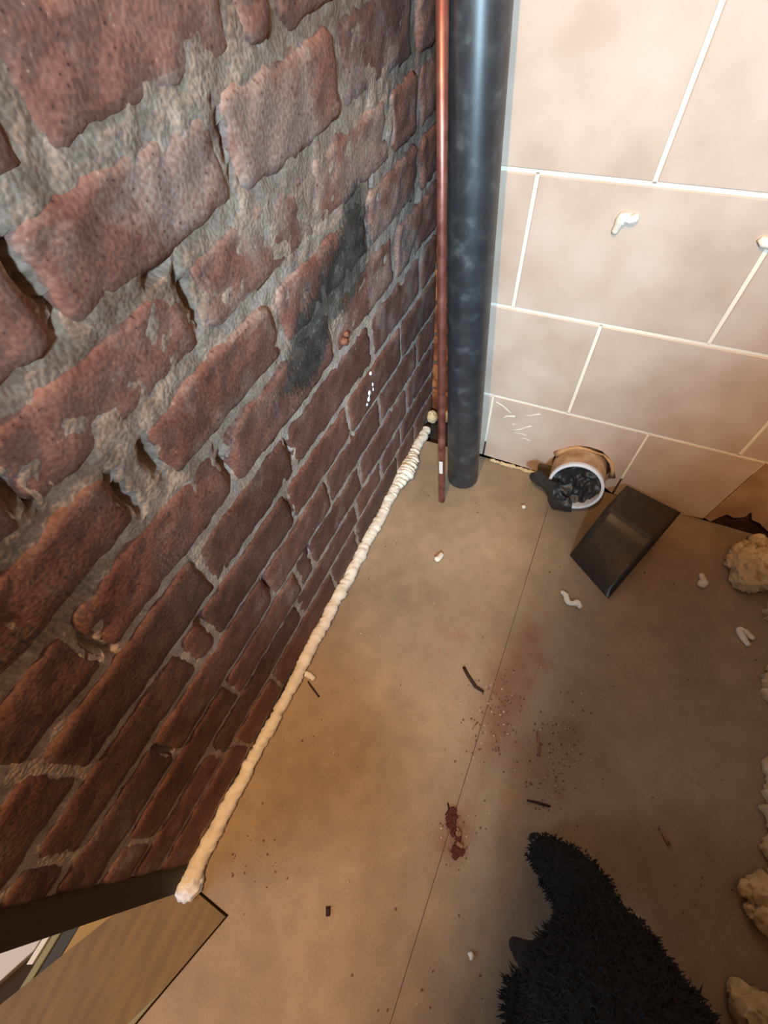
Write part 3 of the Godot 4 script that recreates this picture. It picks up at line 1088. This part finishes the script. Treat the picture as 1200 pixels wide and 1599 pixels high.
# ---- dog
func dog() -> void:
	var o := thing("dog")
	var coat := mat(Color(0.07, 0.058, 0.055), 0.85)
	var bones := [
		[Vector3(0.500, 0.036, 0.731), Vector3(0.528, 0.064, 0.740), 0.025, 0.026],
		[Vector3(0.528, 0.064, 0.740), Vector3(0.546, 0.092, 0.756), 0.026, 0.030],
		[Vector3(0.546, 0.092, 0.756), Vector3(0.562, 0.140, 0.795), 0.030, 0.046],
		[Vector3(0.562, 0.165, 0.815), Vector3(0.592, 0.205, 0.885), 0.060, 0.085],
		[Vector3(0.592, 0.205, 0.885), Vector3(0.640, 0.225, 1.010), 0.096, 0.096],
		[Vector3(0.640, 0.225, 1.010), Vector3(0.675, 0.235, 1.130), 0.092, 0.080],
		[Vector3(0.545, 0.190, 0.850), Vector3(0.575, 0.205, 0.930), 0.070, 0.085],
		[Vector3(0.530, 0.16, 0.925), Vector3(0.522, 0.085, 0.935), 0.040, 0.024],
		[Vector3(0.522, 0.085, 0.935), Vector3(0.518, 0.02, 0.910), 0.024, 0.020],
		[Vector3(0.518, 0.018, 0.910), Vector3(0.510, 0.016, 0.888), 0.018, 0.016],
		[Vector3(0.665, 0.16, 0.875), Vector3(0.668, 0.085, 0.883), 0.040, 0.024],
		[Vector3(0.668, 0.085, 0.883), Vector3(0.660, 0.02, 0.857), 0.024, 0.020],
		[Vector3(0.660, 0.018, 0.857), Vector3(0.652, 0.016, 0.837), 0.018, 0.016],
		[Vector3(0.625, 0.19, 1.150), Vector3(0.612, 0.11, 1.135), 0.055, 0.036],
		[Vector3(0.612, 0.11, 1.135), Vector3(0.625, 0.055, 1.185), 0.030, 0.019],
		[Vector3(0.625, 0.055, 1.185), Vector3(0.615, 0.016, 1.165), 0.019, 0.017],
		[Vector3(0.735, 0.19, 1.110), Vector3(0.730, 0.11, 1.085), 0.055, 0.036],
		[Vector3(0.730, 0.11, 1.085), Vector3(0.748, 0.055, 1.135), 0.030, 0.019],
		[Vector3(0.748, 0.055, 1.135), Vector3(0.738, 0.016, 1.110), 0.019, 0.017],
		[Vector3(0.685, 0.27, 1.190), Vector3(0.700, 0.35, 1.235), 0.022, 0.018],
		[Vector3(0.700, 0.35, 1.235), Vector3(0.690, 0.40, 1.21), 0.018, 0.012],
	]
	var bm := body(bones, 0.009, 0.03, 0.006, 60.0)
	obj("body", bm, coat, o)
	var le := body([[Vector3(0.512, 0.165, 0.832), Vector3(0.484, 0.150, 0.840), 0.014, 0.016], [Vector3(0.484, 0.150, 0.840), Vector3(0.466, 0.125, 0.838), 0.016, 0.009]], 0.005, 0.012, 0.003, 90.0)
	obj("ear", le, coat, o)
	var re := body([[Vector3(0.602, 0.165, 0.795), Vector3(0.622, 0.150, 0.790), 0.014, 0.016], [Vector3(0.622, 0.150, 0.790), Vector3(0.628, 0.115, 0.784), 0.016, 0.009]], 0.005, 0.012, 0.003, 90.0)
	obj("ear", re, coat, o)
	var eye := mat(Color(0.05, 0.035, 0.03), 0.12)
	for p in [Vector3(0.533, 0.125, 0.792), Vector3(0.580, 0.125, 0.765)]:
		obj("eye", lumpy(p, Vector3.ONE * 0.0055, 0.0, 1.0, 12, 8), eye, o)
	obj("nose", lumpy(Vector3(0.482, 0.032, 0.718), Vector3(0.011, 0.009, 0.009), 0.08, 60.0, 14, 10), mat(Color(0.06, 0.05, 0.05), 0.4), o)
	# shaggy coat: tufts over the skin
	var tuft := SurfaceTool.new()
	tuft.begin(Mesh.PRIMITIVE_TRIANGLES)
	for k in 3:
		var a := TAU * k / 3.0
		var q := Vector3(cos(a), 0, sin(a)) * 0.0016
		var q2 := Vector3(cos(a + TAU / 3.0), 0, sin(a + TAU / 3.0)) * 0.0016
		tuft.add_vertex(q); tuft.add_vertex(Vector3(0.003, 0.016, 0.0)); tuft.add_vertex(q2)
	tuft.generate_normals()
	var arr := bm.surface_get_arrays(0)
	var vs: PackedVector3Array = arr[Mesh.ARRAY_VERTEX]
	var ns: PackedVector3Array = arr[Mesh.ARRAY_NORMAL]
	var mm := MultiMesh.new()
	mm.transform_format = MultiMesh.TRANSFORM_3D
	mm.mesh = tuft.commit()
	var spots := []
	for k in vs.size():
		for rep in 3:
			var nrm := ns[k]
			if vs[k].y < 0.012:
				continue
			var lean := (nrm + Vector3(rng.randf_range(-0.6, 0.6), rng.randf_range(-0.9, 0.25), rng.randf_range(-0.1, 0.8))).normalized()
			var x := lean.cross(Vector3(0.3, 0.2, 0.9)).normalized()
			var sc := rng.randf_range(0.3, 0.8)
			if vs[k].z < 0.76:
				sc *= 0.45
			var bs := Basis(x, lean, x.cross(lean)).scaled_local(Vector3(1, sc, 1))
			spots.append(Transform3D(bs, vs[k] + Vector3(rng.randf_range(-0.004, 0.004), rng.randf_range(-0.004, 0.004), rng.randf_range(-0.004, 0.004))))
	mm.instance_count = spots.size()
	for k in spots.size():
		mm.set_instance_transform(k, spots[k])
	var fur := MultiMeshInstance3D.new()
	fur.name = "fur"
	fur.multimesh = mm
	fur.material_override = coat
	fur.set_meta("kind", "stuff")
	o.add_child(fur, true)
	tag(o, "shaggy black dog at the bottom right, muzzle lowered to sniff the floor", "dog")

# ---- expanding foam
var foam_white: StandardMaterial3D
var foam_tan: StandardMaterial3D

func foam() -> void:
	foam_white = mat(Color.WHITE, 0.9)
	foam_white.albedo_texture = noise_tex(0.03, 91, [[0.0, Color(0.86, 0.81, 0.73)], [0.5, Color(0.92, 0.89, 0.83)], [1.0, Color(0.96, 0.94, 0.9)]], 256, 3)
	tri(foam_white, 5.0)
	foam_tan = mat(Color.WHITE, 0.9)
	foam_tan.albedo_texture = noise_tex(0.03, 92, [[0.0, Color(0.66, 0.55, 0.38)], [0.5, Color(0.8, 0.7, 0.54)], [1.0, Color(0.88, 0.8, 0.66)]], 256, 3)
	tri(foam_tan, 5.0)
	# long bead along the foot of the brick wall
	var pts := []
	var rr := []
	var n := 330
	for k in n + 1:
		var z := -0.035 + 1.037 * k / n
		var r := 0.0125 + 0.002 * na.get_noise_1d(z * 23.0)
		r += 0.004 * exp(-pow((z - 0.115) / 0.04, 2.0)) + 0.004 * exp(-pow((z - 0.985) / 0.02, 2.0)) - 0.002 * exp(-pow((z - 0.75) / 0.12, 2.0))
		r += 0.0008 * na.get_noise_1d(z * 130.0)
		pts.append(Vector3(0.0105 + 0.004 * na.get_noise_1d(z * 11.0 + 70.0) + 0.6 * maxf(0.0, r - 0.014), r * 0.72, z))
		rr.append(maxf(r, 0.004))
	var bead := thing("foam_bead")
	obj("bead", tube(pts, rr, 14, 0.0035, 90.0, 0.95), foam_white, bead)
	for k in 20:
		var z := 0.05 + 0.0105 * k + rng.randf_range(-0.003, 0.003)
		var big := exp(-pow((z - 0.115) / 0.05, 2.0))
		var r := 0.008 + 0.007 * big + rng.randf_range(-0.001, 0.002)
		obj("lump", lumpy(Vector3(0.012 + 0.010 * big + rng.randf_range(-0.003, 0.003), 0.012 + 0.008 * big, z), Vector3(r * 1.25, r, r * 0.55), 0.22, 70.0, 18, 12), foam_white, bead)
	var foam_cool_tint := mat(Color(0.93, 0.94, 0.97), 0.9)  # bluish white stands in for cool light on the bead end
	obj("end_blob", lumpy(Vector3(0.016, 0.011, 0.992), Vector3(0.019, 0.017, 0.022), 0.3, 50.0, 26, 18), foam_cool_tint, bead)
	tag(bead, "long ribbed bead of cream expanding foam along the foot of the brick wall", "foam")
	# small lumps in the corner gap
	var cf := thing("foam_lump")
	obj("lump", lumpy(Vector3(0.012, 0.02, -0.07), Vector3(0.016, 0.018, 0.014), 0.35, 60.0), foam_tan, cf)
	obj("lump", lumpy(Vector3(0.046, 0.016, -0.088), Vector3(0.013, 0.018, 0.012), 0.35, 60.0), foam_tan, cf)
	tag(cf, "small foam lumps in the dark gap behind the foot of the copper pipe", "foam")
	# thin strip under the tiles
	pts = []
	rr = []
	for k in 40:
		var x := 0.195 + 0.135 * k / 39.0
		pts.append(Vector3(x, 0.004, 0.003 + 0.003 * na.get_noise_1d(x * 90.0)))
		rr.append(0.0042 + 0.0022 * na.get_noise_1d(x * 120.0 + 5.0))
	var strip := thing("foam_strip")
	obj("strip", tube(pts, rr, 8, 0.003, 200.0), foam_tan, strip)
	tag(strip, "thin crumbly foam strip under the bottom tiles between black pipe and soil pipe", "foam")
	# cauliflower lump by the right wall
	var big := thing("foam_lump")
	var st := SurfaceTool.new()
	for q in [[0.768, 0.020, 0.095, 0.042, 0.036], [0.752, 0.020, 0.068, 0.024, 0.030], [0.772, 0.022, 0.045, 0.022, 0.028], [0.760, 0.016, 0.125, 0.028, 0.024], [0.79, 0.02, 0.11, 0.03, 0.03], [0.738, 0.014, 0.092, 0.018, 0.018], [0.775, 0.05, 0.085, 0.02, 0.014]]:
		obj("lump", lumpy(Vector3(q[0], q[1], q[2]), Vector3(q[3], q[4], q[3]), 0.42, 42.0, 30, 20), foam_tan, big)
	tag(big, "big cauliflower lump of cream foam at the right edge, below the broken tile", "foam")
	# ragged bead along the right wall
	var rp := thing("foam_bead")
	for seg in [[0.155, 0.2, 0.014], [0.288, 0.36, 0.020], [0.44, 0.56, 0.017], [0.56, 0.64, 0.013]]:
		pts = []
		rr = []
		for k in 24:
			var z: float = lerpf(seg[0], seg[1], k / 23.0)
			pts.append(Vector3(0.811, 0.008, z))
			rr.append(maxf(0.003, seg[2] * (0.8 + 0.9 * na.get_noise_1d(z * 60.0)) * minf(1.0, 4.5 * minf(k + 1, 24 - k) / 24.0)))
		obj("bead", tube(pts, rr, 12, 0.006, 80.0), foam_tan, rp)
	for q in [[0.795, 0.02, 0.645, 0.024], [0.776, 0.016, 0.652, 0.014], [0.80, 0.02, 0.675, 0.02], [0.785, 0.012, 0.672, 0.012], [0.79, 0.016, 0.785, 0.03], [0.772, 0.012, 0.772, 0.016]]:
		obj("lump", lumpy(Vector3(q[0], q[1], q[2]), Vector3(q[3], q[3] * 0.8, q[3]), 0.4, 60.0), foam_tan, rp)
	tag(rp, "ragged yellowish foam bead along the foot of the right wall, at the picture edge", "foam")
	# scraps trimmed off
	scrap([[0.176, 0.296], [0.174, 0.306], [0.170, 0.316]], [0.005, 0.006, 0.008], "small pear shaped white foam scrap on the floor in front of the black pipe")
	scrap([[0.432, 0.286], [0.442, 0.291], [0.448, 0.303], [0.459, 0.303], [0.467, 0.298], [0.474, 0.307]], [0.004, 0.0055, 0.006, 0.005, 0.006, 0.005], "wavy white foam scrap on the floor below the black plastic offcut")
	scrap([[0.684, 0.140], [0.687, 0.150], [0.688, 0.162], [0.680, 0.166]], [0.005, 0.006, 0.009, 0.006], "curled foam scrap left of the cauliflower foam lump")
	scrap([[0.775, 0.262], [0.764, 0.252], [0.757, 0.238], [0.768, 0.238], [0.781, 0.246]], [0.004, 0.006, 0.007, 0.006, 0.005], "hooked foam scrap on the dark floor near the right wall")
	scrap([[0.024, 0.640], [0.034, 0.641], [0.044, 0.643]], [0.006, 0.006, 0.005], "foam nib sticking out of the bead at the brick wall")
	scrap([[0.306, 0.108], [0.310, 0.112]], [0.005, 0.004], "tiny foam crumb on the floor in front of the soil pipe")
	scrap([[0.435, 0.884], [0.440, 0.890]], [0.004, 0.0035], "tiny pale crumb on the floor left of the dog")
	# scraps stuck to the tiles
	var t1 := thing("foam_scrap")
	obj("scrap", tube([Vector3(0.3025, 0.553, 0.002), Vector3(0.3035, 0.557, 0.002), Vector3(0.3052, 0.564, 0.002), Vector3(0.306, 0.570, 0.003), Vector3(0.3085, 0.5745, 0.003), Vector3(0.313, 0.5755, 0.003), Vector3(0.318, 0.5735, 0.003), Vector3(0.3235, 0.5755, 0.002), Vector3(0.3275, 0.5735, 0.002)], [0.003, 0.0045, 0.0055, 0.007, 0.0085, 0.0065, 0.0055, 0.0065, 0.004], 12, 0.002, 150.0), foam_white, t1)
	tag(t1, "hook shaped white foam scrap stuck in the middle of the upper tile", "foam scrap")
	var t2 := thing("foam_scrap")
	obj("scrap", tube([Vector3(0.478, 0.571, 0.002), Vector3(0.484, 0.567, 0.002), Vector3(0.493, 0.566, 0.002), Vector3(0.502, 0.562, 0.002)], [0.004, 0.006, 0.006, 0.004], 10, 0.002, 150.0), foam_white, t2)
	tag(t2, "white foam scrap stuck over the tile joint at the right picture edge", "foam scrap")

func scrap(xz: Array, rr: Array, label: String) -> void:
	var pts := []
	var r2 := []
	var n := xz.size()
	var steps := (n - 1) * 5
	for j in steps + 1:
		var f := float(j) / 5.0
		var k := mini(int(f), n - 2)
		var t := f - k
		var p := []
		for m in [-1, 0, 1, 2]:
			var q: Array = xz[clampi(k + m, 0, n - 1)]
			p.append(Vector2(q[0], q[1]))
		var c: Vector2 = p[1].cubic_interpolate(p[2], p[0], p[3], t)
		var r := lerpf(rr[k], rr[k + 1], t)
		if j == 0 or j == steps:
			r *= 0.6
		pts.append(Vector3(c.x, r * 0.8, c.y))
		r2.append(r)
	var s := thing("foam_scrap")
	obj("scrap", tube(pts, r2, 12, 0.0022, 190.0, 0.85), foam_white, s)
	tag(s, label, "foam scrap")

# ---- litter on the floor
func debris() -> void:
	var brown := mat(Color(0.2, 0.12, 0.08), 0.85)
	var pale := mat(Color(0.56, 0.42, 0.3), 0.85)
	var rust := mat(Color(0.33, 0.15, 0.1), 0.9)
	stick([[0.298, 0.508], [0.310, 0.520], [0.330, 0.534], [0.346, 0.537]], 0.0035, brown, "thin curved dark stick on the floor in the middle of the picture")
	stick([[0.452, 0.563], [0.459, 0.582], [0.465, 0.600]], 0.0022, pale, "short pale splinter standing among reddish crumbs on the floor")
	stick([[0.034, 0.651], [0.050, 0.659], [0.068, 0.667]], 0.002, brown, "dark splinter beside the foam bead at the brick wall")
	stick([[0.462, 0.671], [0.480, 0.667], [0.498, 0.664]], 0.0022, brown, "dark splinter lying across the floor just before the dog's nose")
	stick([[0.345, 0.727], [0.350, 0.735], [0.347, 0.745]], 0.0016, brown, "tiny dark twig left of the red brick rubble")
	stick([[0.664, 0.628], [0.674, 0.641]], 0.0035, pale, "tan wood chip on the dark floor right of the dog's muzzle")
	stick([[0.225, 0.926], [0.230, 0.936]], 0.0045, brown, "dark flake on the bare floor near the doorway board")
	stick([[0.352, 0.590], [0.347, 0.606]], 0.0014, pale, "tiny pale sliver by the board seam")
	# brick rubble
	var rub := thing("brick_rubble")
	for k in 26:
		var f := rng.randf()
		var c := Vector3(lerpf(0.355, 0.383, f) + rng.randf_range(-0.008, 0.008), 0.0035, lerpf(0.737, 0.785, f) + rng.randf_range(-0.006, 0.006))
		var e := Vector3(rng.randf_range(0.002, 0.006), rng.randf_range(0.0018, 0.0035), rng.randf_range(0.002, 0.006))
		var o := obj("brick_chip", block(-e, e, 0.0012), rust if rng.randf() < 0.8 else pale, rub)
		o.position = c
		o.rotation = Vector3(rng.randf_range(-0.3, 0.3), rng.randf_range(0, TAU), rng.randf_range(-0.3, 0.3))
	tag(rub, "small heap of red brick rubble on the floor left of the dog's muzzle", "rubble")
	# crumbs nobody could count
	var cm := block(Vector3(-0.0016, -0.001, -0.0012), Vector3(0.0016, 0.001, 0.0012), 0.0005)
	var mm := MultiMesh.new()
	mm.transform_format = MultiMesh.TRANSFORM_3D
	mm.use_colors = true
	mm.mesh = cm
	mm.instance_count = 460
	for k in 460:
		var p := Vector3(rng.randf_range(0.03, 0.79), 0.0008, rng.randf_range(0.03, 1.0))
		var w := rng.randf()
		if w < 0.34:
			p = Vector3(rng.randfn(0.375, 0.025), 0.0008, rng.randfn(0.56, 0.05))
		elif w < 0.62:
			p = Vector3(rng.randfn(0.49, 0.022), 0.0008, rng.randfn(0.6, 0.05))
		elif w < 0.72:
			p = Vector3(rng.randfn(0.37, 0.02), 0.0008, rng.randfn(0.76, 0.03))
		elif w < 0.76:
			p = Vector3(rng.randfn(0.1, 0.03), 0.0008, rng.randfn(0.93, 0.04))
		var sc := rng.randf_range(0.4, 1.2)
		mm.set_instance_transform(k, Transform3D(Basis(Vector3.UP, rng.randf() * TAU).scaled(Vector3(sc, sc * 0.7, sc)), p))
		var c := Color(0.16, 0.085, 0.06) if rng.randf() < 0.75 else Color(0.5, 0.4, 0.3)
		mm.set_instance_color(k, c)
	var cr := MultiMeshInstance3D.new()
	cr.name = "crumbs"
	cr.multimesh = mm
	var cmat := mat(Color.WHITE, 0.9)
	cmat.vertex_color_use_as_albedo = true
	cr.material_override = cmat
	cr.set_meta("kind", "stuff")
	add_child(cr, true)
	tag(cr, "scattered dark brick and plaster crumbs over the bare floor", "crumbs")

func stick(xz: Array, r: float, m: Material, label: String) -> void:
	var pts := []
	var rr := []
	for k in xz.size():
		pts.append(Vector3(xz[k][0], r * 0.6, xz[k][1]))
		rr.append(r * (0.75 if k in [0, xz.size() - 1] else 1.0))
	var s := thing("wood_splinter")
	obj("splinter", tube(pts, rr, 7, r * 0.4, 300.0, 0.6), m, s)
	tag(s, label, "splinter")
